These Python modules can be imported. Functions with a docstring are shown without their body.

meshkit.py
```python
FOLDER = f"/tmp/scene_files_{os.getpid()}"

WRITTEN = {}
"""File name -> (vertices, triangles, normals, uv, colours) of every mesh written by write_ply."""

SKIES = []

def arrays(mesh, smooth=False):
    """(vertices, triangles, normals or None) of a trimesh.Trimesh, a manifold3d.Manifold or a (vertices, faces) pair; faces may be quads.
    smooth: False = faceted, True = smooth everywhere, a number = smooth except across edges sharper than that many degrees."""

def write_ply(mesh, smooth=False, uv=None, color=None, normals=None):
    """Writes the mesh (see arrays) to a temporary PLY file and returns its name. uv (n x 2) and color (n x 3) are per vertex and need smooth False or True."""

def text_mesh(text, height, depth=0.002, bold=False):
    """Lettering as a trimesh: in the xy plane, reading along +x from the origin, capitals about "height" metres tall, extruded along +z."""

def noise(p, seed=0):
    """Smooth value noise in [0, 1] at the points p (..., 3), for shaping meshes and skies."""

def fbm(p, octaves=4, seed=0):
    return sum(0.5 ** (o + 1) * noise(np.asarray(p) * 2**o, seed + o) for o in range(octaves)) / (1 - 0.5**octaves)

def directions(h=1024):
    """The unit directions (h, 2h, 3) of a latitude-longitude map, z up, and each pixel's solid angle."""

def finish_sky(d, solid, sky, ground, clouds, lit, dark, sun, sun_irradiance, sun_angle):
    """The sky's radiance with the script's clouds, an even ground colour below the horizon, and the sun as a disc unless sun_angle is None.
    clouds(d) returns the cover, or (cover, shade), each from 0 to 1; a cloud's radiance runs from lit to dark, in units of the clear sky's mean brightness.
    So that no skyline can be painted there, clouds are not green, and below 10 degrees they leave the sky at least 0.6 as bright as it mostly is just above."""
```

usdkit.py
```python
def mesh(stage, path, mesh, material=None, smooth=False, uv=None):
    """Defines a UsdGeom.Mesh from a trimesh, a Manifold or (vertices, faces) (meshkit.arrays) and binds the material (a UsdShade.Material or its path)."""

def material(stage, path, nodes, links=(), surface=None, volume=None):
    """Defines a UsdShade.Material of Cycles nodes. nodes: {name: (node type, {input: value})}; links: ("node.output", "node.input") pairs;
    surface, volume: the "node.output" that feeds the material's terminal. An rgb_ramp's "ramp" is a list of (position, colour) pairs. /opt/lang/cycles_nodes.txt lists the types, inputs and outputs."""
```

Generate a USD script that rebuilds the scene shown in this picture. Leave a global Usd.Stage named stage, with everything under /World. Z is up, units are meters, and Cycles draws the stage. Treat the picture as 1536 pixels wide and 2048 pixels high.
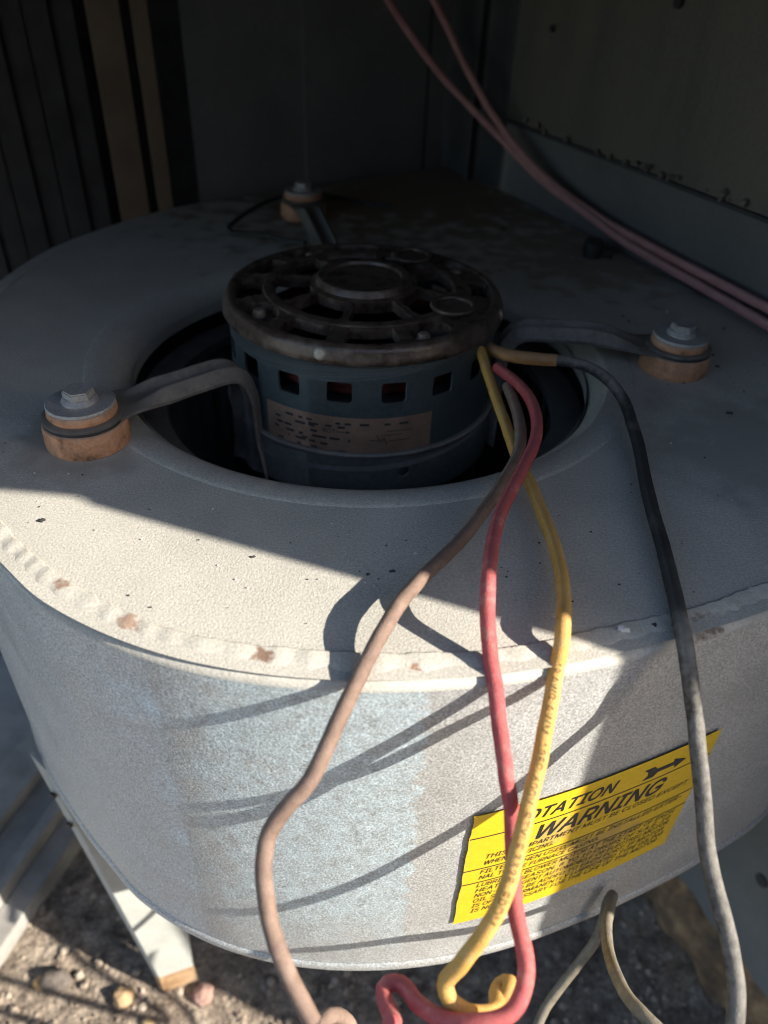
import math, random
import numpy as np, trimesh, usdkit, meshkit
from shapely.geometry import Polygon, Point, box as sbox
from shapely import affinity
from scipy.interpolate import PchipInterpolator, CubicSpline
from pxr import Usd, UsdGeom, UsdLux, UsdShade, Gf, Sdf, Vt

stage = Usd.Stage.CreateInMemory()
UsdGeom.SetStageUpAxis(stage, 'Z'); UsdGeom.SetStageMetersPerUnit(stage, 1.0)
UsdGeom.Xform.Define(stage, '/World'); UsdGeom.Scope.Define(stage, '/World/Looks')
rng = np.random.default_rng(7); random.seed(7)

# ---------------------------------------------------------------- camera, sky, sun, exposure
EXPOSURE = 2.7
SKY_STRENGTH = 0.05
SUN_INTENSITY = 0.5
SUN = np.array([.947, -.32, .52]); SUN /= np.linalg.norm(SUN)
WALLTOP = .86
CAM = np.array([.0152, -.3686, .175]); PITCH, ROLL = .6584, .0447

def place(prim, x, y, z, t):
    UsdGeom.Xformable(prim).AddTransformOp().Set(Gf.Matrix4d(*map(float, [*x, 0, *y, 0, *z, 0, *t, 1])))

fwd = np.array([0, math.cos(PITCH), -math.sin(PITCH)]); r0 = np.array([1., 0, 0]); u0 = np.cross(r0, fwd)
cr, sr = math.cos(ROLL), math.sin(ROLL)
cam = UsdGeom.Camera.Define(stage, '/World/camera')
place(cam, cr * r0 + sr * u0, -sr * r0 + cr * u0, -fwd, CAM)
cam.CreateHorizontalApertureAttr(36.0); cam.CreateVerticalApertureAttr(48.0)
cam.CreateFocalLengthAttr(36.0 * 1506.2 / 1536); cam.CreateClippingRangeAttr(Gf.Vec2f(.01, 100))
cam.CreateFStopAttr(11.0); cam.CreateFocusDistanceAttr(.285); cam.CreateExposureAttr(EXPOSURE)

sun = UsdLux.DistantLight.Define(stage, '/World/sun_light')
sx = np.cross([0, 0, 1], SUN); sx /= np.linalg.norm(sx)
place(sun, sx, np.cross(SUN, sx), SUN, [0, 0, 5])
sun.CreateNormalizeAttr(True); sun.CreateIntensityAttr(SUN_INTENSITY); sun.CreateAngleAttr(.5); sun.CreateColorAttr(Gf.Vec3f(1, .93, .82))
sky_m = usdkit.material(stage, '/World/Looks/sky_look', {
    's': ('sky_texture', {'sky_type': 'single_scattering', 'sun_disc': False, 'sun_elevation': math.asin(SUN[2]), 'sun_rotation': math.atan2(SUN[0], SUN[1])}),
    'b': ('background_shader', {'strength': SKY_STRENGTH})}, [('s.color', 'b.color')], surface='b.background')
dome = UsdLux.DomeLight.Define(stage, '/World/sky')
UsdShade.MaterialBindingAPI.Apply(dome.GetPrim()).Bind(sky_m)
dome.GetPrim().SetCustomDataByKey('kind', 'structure')

# ---------------------------------------------------------------- helpers
used = {}
def path_for(name, parent):
    base = (parent.GetPath().pathString if parent is not None else '/World')
    k = used.get((base, name), 0); used[(base, name)] = k + 1
    return f'{base}/{name}' + (f'_{k:03d}' if k else '')
def tag(p, label=None, cat=None, group=None, kind=None):
    p = p.GetPrim() if hasattr(p, 'GetPrim') else p
    for k, v in (('label', label), ('category', cat), ('group', group), ('kind', kind)):
        if v: p.SetCustomDataByKey(k, v)
    return p
def thing(name, label, cat, group=None, loc=(0, 0, 0)):
    x = UsdGeom.Xform.Define(stage, path_for(name, None)); x.AddTranslateOp().Set(Gf.Vec3d(*map(float, loc)))
    return tag(x, label, cat, group)
def obj(name, mesh, mat, parent=None, smooth=35, label=None, kind=None):
    m = usdkit.mesh(stage, path_for(name, parent), mesh, mat, smooth=smooth)
    return tag(m, label, kind=kind)
cat = trimesh.util.concatenate
def grid(P, wrap_u=False, wrap_v=False):
    nu, nv = P.shape[:2]; V = P.reshape(-1, 3); f = []
    U = nu if wrap_u else nu - 1; W = nv if wrap_v else nv - 1
    i, j = np.meshgrid(np.arange(U), np.arange(W), indexing='ij'); i2 = (i + 1) % nu; j2 = (j + 1) % nv
    a, b, c, d = i * nv + j, i2 * nv + j, i2 * nv + j2, i * nv + j2
    F = np.concatenate([np.stack([a, b, c], -1).reshape(-1, 3), np.stack([a, c, d], -1).reshape(-1, 3)])
    return trimesh.Trimesh(V, F, process=False)
def lathe(prof, n=96, center=(0, 0), sq=1.0):
    p = np.array(prof, float); a = np.linspace(0, 2 * np.pi, n, endpoint=False)
    P = np.stack([center[0] + np.cos(a)[:, None] * p[None, :, 0], center[1] + np.sin(a)[:, None] * p[None, :, 0], np.repeat(p[None, :, 1], n, 0)], -1)
    return grid(P, wrap_u=True)
def frames(P):
    T = np.gradient(P, axis=0); T /= np.linalg.norm(T, axis=1, keepdims=True)
    N = np.zeros_like(P); v = np.array([.3, .2, 1.]); v -= v @ T[0] * T[0]; N[0] = v / np.linalg.norm(v)
    for i in range(1, len(P)):
        v = N[i - 1] - N[i - 1] @ T[i] * T[i]; N[i] = v / np.linalg.norm(v)
    return T, N, np.cross(T, N)
def smooth_path(P, n):
    P = np.array(P, float); s = np.r_[0, np.cumsum(np.linalg.norm(np.diff(P, axis=0), axis=1))]
    return CubicSpline(s, P)(np.linspace(0, s[-1], n))
def tube(P, r, n=160, k=18, rough=0.0, seed=0, caps=True):
    P = smooth_path(P, n); T, N, B = frames(P); a = np.linspace(0, 2 * np.pi, k, endpoint=False)
    rad = np.full((len(P), k), r) if np.ndim(r) == 0 else np.repeat(np.interp(np.linspace(0, 1, len(P)), np.linspace(0, 1, len(r)), r)[:, None], k, 1)
    D = N[:, None] * np.cos(a)[None, :, None] + B[:, None] * np.sin(a)[None, :, None]
    if rough:
        rad = rad + rough * (meshkit.fbm((P[:, None] + D * .004) * 350, 3, seed) - .5)
    V = P[:, None] + D * rad[..., None]
    m = grid(V, wrap_v=True)
    if caps:
        e = []
        for i, flip in ((0, 1), (-1, 0)):
            c = np.vstack([V[i], P[i] + T[i] * (r if np.ndim(r) == 0 else r[i]) * .35 * (1 if i else -1)])
            f = np.array([[j, (j + 1) % k, k] if not flip else [(j + 1) % k, j, k] for j in range(k)])
            e.append(trimesh.Trimesh(c, f, process=False))
        m = cat([m] + e)
    return m
def extrude(poly, z0, z1, edge=None):
    ms = []
    for g in getattr(poly, 'geoms', [poly]):
        m = trimesh.creation.extrude_polygon(g, z1 - z0, engine='earcut'); m.apply_translation([0, 0, z0])
        ms.append(m)
    m = cat(ms)
    if edge:
        v, f = trimesh.remesh.subdivide_to_size(m.vertices, m.faces, edge, max_iter=12); m = trimesh.Trimesh(v, f, process=True)
    return m
def arc_map(m, r, a0=0.0):
    """x -> arc length, y -> height, z -> outwards"""
    v = m.vertices; a = a0 + v[:, 0] / r; rr = r + v[:, 2]
    return trimesh.Trimesh(np.stack([rr * np.cos(a), rr * np.sin(a), v[:, 1]], 1), m.faces, process=False)
def slab(p, q, t, z0, z1, bevel=0.0):
    """an upright sheet from plan point p to q, thickness t to its left side"""
    p, q = np.array(p, float), np.array(q, float); d = q - p; L = np.linalg.norm(d); d /= L; n = np.array([-d[1], d[0]])
    m = trimesh.creation.box((L, t, z1 - z0)); c = (p + q) / 2 + n * t / 2
    M = np.eye(4); M[:2, 0] = d; M[:2, 1] = n; M[:3, 3] = [c[0], c[1], (z0 + z1) / 2]; m.apply_transform(M); return m
def hexprism(c, rad, z0, z1, rot=0.2):
    a = np.arange(6) * np.pi / 3 + rot; top = rad * .9
    P = Polygon([(c[0] + rad * math.cos(x), c[1] + rad * math.sin(x)) for x in a])
    m1 = extrude(P, z0, z1 - .0006); m2 = extrude(affinity.scale(P, .92, .92), z1 - .0006, z1)
    return cat([m1, m2])

# ---------------------------------------------------------------- materials
def material(name, stops, scale=60, rough=.6, metal=0.0, bump=0.0, bscale=900, fine=0.0, fscale=900, detail=6, dist=0.0, rvar=0.0, spec=.5, spots=(), stretch=None, dust=None):
    """noise-coloured surface; fine = grain of the colour; bump = relief in metres; spots = (point, radius, colour) stains, on the black wire also painted shade; dust = colour that settled on upward faces"""
    N = {'geo': ('geometry', {}), 'n': ('noise_texture', {'scale': scale, 'detail': detail, 'roughness': .6, 'distortion': dist}), 'ramp': ('rgb_ramp', {'ramp': stops}),
         'p': ('principled_bsdf', {'roughness': rough, 'metallic': metal, 'specular_ior_level': spec})}
    L = [('n.fac', 'ramp.fac')]; pos = 'geo.position'
    if stretch:
        N['map'] = ('mapping', {'mapping_type': 'point', 'scale': stretch}); L += [('geo.position', 'map.vector')]; pos = 'map.vector'
    L.append((pos, 'n.vector')); col = 'ramp.color'
    if fine:
        N['f'] = ('noise_texture', {'scale': fscale, 'detail': 2.0}); N['fr'] = ('map_range', {'from_min': .3, 'from_max': .7, 'to_min': 1 - fine, 'to_max': 1 + fine, 'clamp': True})
        N['fc'] = ('combine_color', {}); N['fm'] = ('mix_color', {'blend_type': 'multiply', 'fac': 1.0, 'use_clamp': False})
        L += [('geo.position', 'f.vector'), ('f.fac', 'fr.value'), ('fr.result', 'fc.r'), ('fr.result', 'fc.g'), ('fr.result', 'fc.b'), (col, 'fm.a'), ('fc.color', 'fm.b')]; col = 'fm.result'
    if dust:
        N['dz'] = ('separate_xyz', {}); N['dn'] = ('noise_texture', {'scale': 420.0, 'detail': 4.0}); N['da'] = ('math', {'math_type': 'multiply_add', 'value2': 1.6, 'value3': -.8})
        N['db'] = ('math', {'math_type': 'add'}); N['dr'] = ('map_range', {'from_min': -.2, 'from_max': .95, 'to_min': 0.0, 'to_max': dust[1], 'clamp': True}); N['dm'] = ('mix_color', {'b': dust[0]})
        L += [('geo.normal', 'dz.vector'), ('geo.position', 'dn.vector'), ('dn.fac', 'da.value1'), ('dz.z', 'db.value1'), ('da.value', 'db.value2'), ('db.value', 'dr.value'), ('dr.result', 'dm.fac'), (col, 'dm.a')]; col = 'dm.result'
    for i, (pt, rad, c) in enumerate(spots):
        N[f'sn{i}'] = ('noise_texture', {'scale': 420.0 if rad < .02 else 60.0, 'detail': 5.0}); N[f'sv{i}'] = ('vector_math', {'math_type': 'distance', 'vector2': pt})
        N[f'sa{i}'] = ('math', {'math_type': 'multiply_add', 'value2': rad * 2.4, 'value3': -rad * 1.2})
        N[f'sb{i}'] = ('math', {'math_type': 'add'}); N[f'sr{i}'] = ('map_range', {'from_min': rad * .55, 'from_max': rad * 1.1, 'to_min': .85, 'to_max': 0.0, 'clamp': True})
        N[f'sm{i}'] = ('mix_color', {'b': c})
        L += [('geo.position', f'sv{i}.vector1'), ('geo.position', f'sn{i}.vector'), (f'sn{i}.fac', f'sa{i}.value1'), (f'sv{i}.value', f'sb{i}.value1'), (f'sa{i}.value', f'sb{i}.value2'), (f'sb{i}.value', f'sr{i}.value'), (f'sr{i}.result', f'sm{i}.fac'), (col, f'sm{i}.a')]; col = f'sm{i}.result'
    L.append((col, 'p.base_color'))
    if rvar:
        N['rr'] = ('map_range', {'from_min': .3, 'from_max': .7, 'to_min': max(.05, rough - rvar), 'to_max': min(1, rough + rvar), 'clamp': True}); L += [('n.fac', 'rr.value'), ('rr.result', 'p.roughness')]
    if bump:
        N['bn'] = ('noise_texture', {'scale': bscale, 'detail': 3.0, 'roughness': .55}); N['bp'] = ('bump', {'distance': bump, 'strength': 1.0})
        L += [('geo.position', 'bn.vector'), ('bn.fac', 'bp.height'), ('bp.normal', 'p.normal')]
    return usdkit.material(stage, '/World/Looks/' + name, N, L, surface='p.BSDF')
def g(v, r=1.0, b=1.0): return (v * r, v, v * b)

# paths of the wires and tubes, metres
BROWN = np.array([677,-674,160, 691,-792,151, 701,-905,140, 699,-1013,128, 686,-1114,114, 655,-1207,101, 615,-1292,92, 576,-1374,83, 536,-1452,77, 495,-1525,71, 456,-1597,66, 415,-1667,66, 372,-1738,73, 329,-1807,81, 289,-1870,85, 253,-1930,87, 220,-1989,88, 193,-2046,85, 169,-2097,76, 147,-2143,62, 127,-2186,45, 108,-2227,28, 90,-2269,12, 72,-2309,-4, 55,-2346,-24, 38,-2379,-48, 22,-2412,-73, 6,-2444,-99, -11,-2475,-123, -33,-2502,-147, -63,-2522,-175, -92,-2541,-208, -117,-2562,-242, -134,-2589,-273, -138,-2621,-299, -137,-2654,-324, -130,-2687,-348, -121,-2719,-370, -110,-2751,-391, -95,-2782,-412, -79,-2812,-433, -60,-2840,-454, -40,-2868,-474, -18,-2895,-493, 4,-2921,-512, 27,-2947,-530], float).reshape(-1, 3) * 1e-4
RED = np.array([640,-537,180, 693,-672,195, 735,-809,204, 754,-949,202, 747,-1088,196, 715,-1220,191, 670,-1335,186, 627,-1444,183, 583,-1547,181, 547,-1648,180, 521,-1747,177, 503,-1839,174, 489,-1925,169, 481,-1999,157, 477,-2061,136, 481,-2101,95, 488,-2138,52, 497,-2175,9, 508,-2215,-28, 514,-2259,-61, 520,-2303,-92, 528,-2345,-124, 536,-2386,-157, 544,-2422,-197, 558,-2452,-246, 566,-2484,-291, 569,-2522,-330, 571,-2560,-365, 572,-2600,-397, 573,-2641,-425, 578,-2683,-449, 589,-2724,-470, 598,-2766,-487, 600,-2808,-502, 588,-2850,-518, 564,-2889,-533, 524,-2912,-545, 473,-2919,-555, 424,-2915,-577, 377,-2898,-610, 334,-2866,-643, 296,-2825,-673, 258,-2781,-695, 221,-2784,-704, 222,-2841,-687, 227,-2908,-625], float).reshape(-1, 3) * 1e-4
YELLOW = np.array([577,-361,182, 598,-467,145, 619,-578,115, 638,-695,91, 656,-819,77, 670,-944,67, 683,-1064,59, 702,-1176,54, 722,-1284,53, 734,-1390,50, 745,-1493,50, 754,-1594,53, 758,-1692,56, 756,-1787,59, 749,-1878,61, 737,-1964,63, 719,-2052,71, 712,-2099,41, 703,-2132,-4, 692,-2175,-36, 680,-2224,-62, 665,-2276,-80, 652,-2321,-106, 643,-2361,-138, 631,-2401,-167, 615,-2445,-189, 600,-2490,-208, 587,-2532,-229, 574,-2571,-255, 560,-2609,-280, 546,-2647,-305, 530,-2683,-329, 511,-2716,-356, 488,-2743,-392, 463,-2766,-433, 435,-2787,-475, 408,-2804,-527, 382,-2824,-581, 401,-2853,-609, 443,-2873,-623, 495,-2871,-641, 546,-2817,-710, 571,-2748,-764, 589,-2747,-745, 574,-2803,-727, 535,-2850,-703], float).reshape(-1, 3) * 1e-4
BLACK = np.array([631,-254,147, 694,-371,168, 772,-403,171, 852,-417,173, 931,-432,178, 1009,-451,179, 1083,-479,169, 1149,-518,143, 1199,-577,111, 1228,-658,79, 1228,-777,64, 1222,-908,59, 1212,-1027,49, 1198,-1145,43, 1184,-1261,41, 1172,-1372,41, 1164,-1474,39, 1158,-1569,38, 1150,-1661,36, 1141,-1748,35, 1133,-1831,33, 1124,-1909,31, 1115,-1983,28, 1107,-2053,24, 1111,-2096,-6, 1119,-2132,-44, 1136,-2152,-102, 1154,-2173,-160, 1162,-2207,-202, 1166,-2244,-239, 1173,-2279,-279, 1180,-2314,-319, 1186,-2349,-359, 1190,-2386,-396, 1191,-2424,-430, 1195,-2462,-462, 1202,-2501,-491, 1211,-2538,-520, 1222,-2575,-549, 1233,-2611,-578, 1242,-2647,-605, 1248,-2684,-632, 1253,-2721,-659, 1255,-2758,-685, 1251,-2794,-712, 1243,-2830,-740], float).reshape(-1, 3) * 1e-4
ARCH = np.array([985,-2341,-2356, 1001,-2309,-2340, 1020,-2279,-2322, 1041,-2252,-2300, 1066,-2227,-2276, 1091,-2204,-2249, 1116,-2182,-2220, 1141,-2161,-2189, 1166,-2140,-2157, 1190,-2120,-2122, 1214,-2101,-2086, 1236,-2083,-2049, 1253,-2062,-2010, 1264,-2044,-1963, 1269,-2028,-1908, 1270,-2015,-1845, 1267,-2005,-1777, 1274,-2004,-1704, 1240,-2068,-1650, 1205,-2136,-1589, 1178,-2190,-1554, 1160,-2239,-1528, 1145,-2289,-1498, 1128,-2343,-1452, 1111,-2401,-1391, 1096,-2458,-1328, 1087,-2506,-1278, 1086,-2545,-1250, 1088,-2581,-1225, 1093,-2613,-1201, 1102,-2642,-1179, 1114,-2668,-1161, 1127,-2691,-1150, 1144,-2710,-1145], float).reshape(-1, 3) * 1e-4
HOSE_A = np.array([-29,2997,1397, 57,3090,1277, 154,3155,1157, 264,3191,1033, 385,3217,906, 503,3228,796, 614,3186,707, 723,3077,628, 829,2938,556, 931,2805,489, 1028,2684,421, 1121,2555,358, 1211,2422,303, 1299,2285,262, 1383,2142,231, 1465,1995,204, 1546,1848,176, 1624,1700,149, 1701,1551,127, 1776,1400,114, 1849,1247,106, 1920,1094,99, 1993,941,92, 2065,788,84, 2138,635,77, 2210,482,70, 2283,329,64, 2356,176,59, 2428,23,55, 2501,-130,51], float).reshape(-1, 3) * 1e-4
HOSE_B = np.array([317,3298,1394, 409,3371,1259, 487,3387,1144, 547,3308,1053, 600,3153,973, 661,3018,887, 744,2945,778, 841,2885,659, 935,2811,560, 1022,2710,480, 1108,2592,408, 1193,2468,348, 1278,2345,299, 1364,2216,258, 1446,2084,229, 1527,1950,204, 1607,1813,183, 1684,1675,168, 1759,1535,159, 1830,1394,152, 1899,1251,147, 1968,1107,142, 2037,964,138, 2106,821,135, 2173,677,132, 2241,534,129, 2309,390,127, 2377,247,124, 2446,103,122, 2514,-40,120], float).reshape(-1, 3) * 1e-4
THIN = np.array([111,2472,30, 27,2480,30, -54,2496,30, -130,2526,30, -202,2572,30, -277,2608,30, -358,2632,32, -441,2649,37, -520,2643,45, -596,2602,56, -660,2553,63, -715,2489,68, -766,2421,70, -818,2354,68, -866,2285,63, -903,2213,59, -934,2136,56, -961,2056,54, -984,1975,51, -1005,1894,48, -1026,1811,42, -1035,1731,40, -1005,1650,44, -954,1589,52, -879,1551,62, -800,1516,75, -743,1465,88, -697,1398,103, -656,1324,119, -613,1251,135, -565,1184,151, -515,1120,167, -463,1056,184, -410,994,200], float).reshape(-1, 3) * 1e-4

# ---------------------------------------------------------------- looks
M = {}
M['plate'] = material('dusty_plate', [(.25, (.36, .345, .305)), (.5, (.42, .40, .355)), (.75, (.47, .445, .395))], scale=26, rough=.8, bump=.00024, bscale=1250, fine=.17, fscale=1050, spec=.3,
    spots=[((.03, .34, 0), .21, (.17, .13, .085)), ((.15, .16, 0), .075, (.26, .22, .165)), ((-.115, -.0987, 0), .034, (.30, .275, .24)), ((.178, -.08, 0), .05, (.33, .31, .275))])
M['flange'] = material('crimped_flange', [(.2, (.37, .345, .30)), (.5, (.43, .41, .36)), (.72, (.47, .45, .395)), (.85, (.41, .31, .24))], scale=55, rough=.75, bump=.0002, bscale=900, fine=.14, fscale=1200, spec=.3,
    spots=[((-.0195, -.2165, .001), .0032, (.17, .085, .05)), ((-.0635, -.2055, .001), .0040, (.27, .17, .12)), ((.0265, -.2195, .001), .0030, (.24, .12, .065)), ((.1225, -.197, .001), .007, (.13, .08, .055)), ((-.09, -.19, .001), .0028, (.24, .14, .09))])
M['under'] = material('inner_sheet', [(.3, (.10, .10, .10)), (.7, (.18, .18, .175))], scale=30, rough=.7)
M['motor_green'] = material('dark_green_enamel', [(.3, (.028, .042, .045)), (.7, (.045, .062, .065))], scale=45, rough=.5, fine=.15, bump=.00005, bscale=800, dust=((.11, .10, .09), .5))
M['bell'] = material('dirty_cast_metal', [(.3, (.028, .018, .014)), (.5, (.075, .052, .041)), (.75, (.19, .145, .115))], scale=130, rough=.36, metal=.4, rvar=.16, dust=((.17, .13, .10), .35), bump=.00012, bscale=600)
M['rustbell'] = material('rusty_screw', [(.3, (.10, .07, .05)), (.7, (.32, .25, .19))], scale=200, rough=.6, metal=.3)
M['pale_screw'] = material('pale_screw', [(.3, (.36, .32, .27)), (.7, (.50, .45, .38))], scale=300, rough=.6, metal=.2)
M['black'] = material('dark_core', [(.3, (.012, .012, .013)), (.7, (.025, .024, .023))], scale=60, rough=.7)
M['winding'] = material('red_winding', [(.35, (.03, .010, .010)), (.6, (.10, .018, .015)), (.8, (.22, .03, .025))], scale=160, rough=.45)
M['nameplate'] = material('tan_nameplate', [(.3, (.15, .088, .058)), (.7, (.25, .16, .11))], scale=70, rough=.6, fine=.1)
M['ink'] = material('faded_ink', [(.3, (.012, .012, .014)), (.8, (.035, .032, .03))], scale=300, rough=.6)
M['arm'] = material('dirty_steel_arm', [(.3, (.055, .05, .048)), (.55, (.11, .10, .096)), (.75, (.17, .155, .14))], scale=75, rough=.62, metal=.25, bump=.00015, bscale=700, dust=((.26, .235, .20), .55))
M['band'] = material('dusty_green_band', [(.3, (.04, .05, .05)), (.7, (.075, .085, .082))], scale=55, rough=.6, fine=.15, dust=((.2, .18, .155), .5))
M['rubber'] = material('orange_rubber', [(.28, (.13, .07, .04)), (.42, (.40, .19, .095)), (.6, (.50, .25, .135)), (.8, (.52, .33, .22))], scale=150, rough=.75, spec=.3, bump=.0003, bscale=420, fine=.12, dust=((.38, .32, .26), .45))
M['zinc'] = material('dusty_zinc', [(.3, (.30, .29, .285)), (.7, (.42, .40, .385))], scale=140, rough=.6, metal=.3, bump=.0001, bscale=1200, fine=.15)
M['blade'] = material('wheel_steel', [(.3, (.10, .095, .09)), (.7, (.17, .16, .15))], scale=60, rough=.6, metal=.4)
M['cab_green'] = material('grey_green_panel', [(.25, (.072, .07, .058)), (.5, (.105, .096, .078)), (.75, (.125, .105, .082))], scale=9, rough=.7, stretch=(3.2, 3.2, .5), fine=.1, fscale=500, bump=.0001)
M['cab_grey'] = material('grey_galvanised_panel', [(.3, (.085, .086, .085)), (.7, (.135, .134, .13))], scale=12, rough=.6, metal=.2, fine=.08, fscale=400)
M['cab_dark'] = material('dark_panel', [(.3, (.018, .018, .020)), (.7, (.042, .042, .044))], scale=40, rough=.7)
M['post'] = material('brown_post', [(.3, (.11, .08, .055)), (.7, (.16, .12, .085))], scale=25, rough=.7)
M['hose'] = material('red_tube', [(.3, (.34, .15, .15)), (.7, (.46, .23, .22))], scale=90, rough=.65, dust=((.40, .30, .27), .3))
M['rust'] = material('rust_crust', [(.3, (.045, .03, .02)), (.5, (.13, .075, .038)), (.72, (.30, .18, .09))], scale=55, rough=.9, bump=.001, bscale=300)
M['leg'] = material('painted_leg', [(.3, (.30, .31, .29)), (.7, (.37, .375, .35))], scale=60, rough=.65, fine=.1, bump=.0001, bscale=900)
M['legfoot'] = material('rusty_foot', [(.3, (.22, .12, .055)), (.5, (.36, .23, .125)), (.75, (.42, .32, .21))], scale=120, rough=.85, bump=.0004, bscale=500)
M['ground'] = material('gritty_ground', [(.25, (.05, .038, .028)), (.42, (.14, .11, .085)), (.58, (.24, .195, .15)), (.78, (.36, .305, .245))], scale=75, rough=.95, bump=.004, bscale=160, fine=.35, fscale=420)
M['stone'] = material('gravel_stone', [(.3, (.12, .09, .066)), (.5, (.27, .215, .165)), (.72, (.46, .39, .31))], scale=60, rough=.9, bump=.0006, bscale=500)
M['rail'] = material('weathered_rail', [(.3, (.20, .19, .175)), (.7, (.32, .305, .28))], scale=40, rough=.7, fine=.12)
M['crumb'] = material('dark_crumb', [(.3, (.02, .018, .017)), (.7, (.05, .045, .04))], scale=300, rough=.9)
M['pale_crumb'] = material('pale_chip', [(.3, (.55, .53, .50)), (.7, (.7, .68, .64))], scale=300, rough=.8)
M['brown'] = material('dusty_brown_insulation', [(.3, (.095, .06, .046)), (.55, (.155, .10, .076)), (.75, (.23, .165, .135))], scale=170, rough=.8, fine=.2, fscale=1900, bump=.00022, bscale=1700, dust=((.27, .195, .155), .42), spec=.25)
M['red'] = material('dusty_red_insulation', [(.3, (.27, .035, .042)), (.55, (.35, .055, .06)), (.75, (.40, .17, .15))], scale=150, rough=.8, fine=.2, fscale=1900, bump=.00022, bscale=1700, dust=((.44, .25, .22), .2), spec=.25)
M['yellow'] = material('dusty_yellow_insulation', [(.3, (.42, .215, .035)), (.55, (.52, .28, .055)), (.78, (.47, .30, .12))], scale=150, rough=.8, fine=.2, fscale=1900, bump=.00022, bscale=1700, dust=((.48, .34, .17), .35), spec=.25)
M['blackwire'] = material('dusty_black_insulation', [(.3, (.012, .0115, .0115)), (.52, (.024, .023, .022)), (.75, (.10, .092, .08))], scale=150, rough=.8, fine=.2, fscale=1900, bump=.00022, bscale=1700, dust=((.40, .375, .335), .4), spec=.25, spots=[((.118, -.115, .006), .052, (.016, .015, .015)), ((.113, -.178, .004), .030, (.022, .021, .02))])  # dark spots: soot near the sleeve plus shade painted into the upper run
M['greywire'] = material('dusty_grey_insulation', [(.3, (.05, .043, .032)), (.7, (.14, .115, .075))], scale=150, rough=.8, fine=.2, fscale=1900, bump=.00022, bscale=1700, dust=((.30, .27, .22), .45), spec=.25)
M['sleeve'] = material('orange_sleeve', [(.3, (.30, .13, .035)), (.7, (.42, .21, .07))], scale=150, rough=.7, dust=((.3, .25, .2), .3))
M['thinwire'] = material('thin_black_wire', [(.3, (.012, .014, .013)), (.7, (.03, .034, .03))], scale=150, rough=.6)
M['sticker'] = material('yellow_label_vinyl', [(.2, (.60, .385, .012)), (.6, (.68, .445, .016)), (.85, (.52, .34, .04))], scale=35, rough=.5, spec=.35, fine=.06, fscale=700,
    spots=[((.110, -.2035, -.125), .020, (.40, .26, .07)), ((.088, -.2115, -.100), .010, (.44, .28, .08))])
M['roof'] = M['cab_grey']

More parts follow.
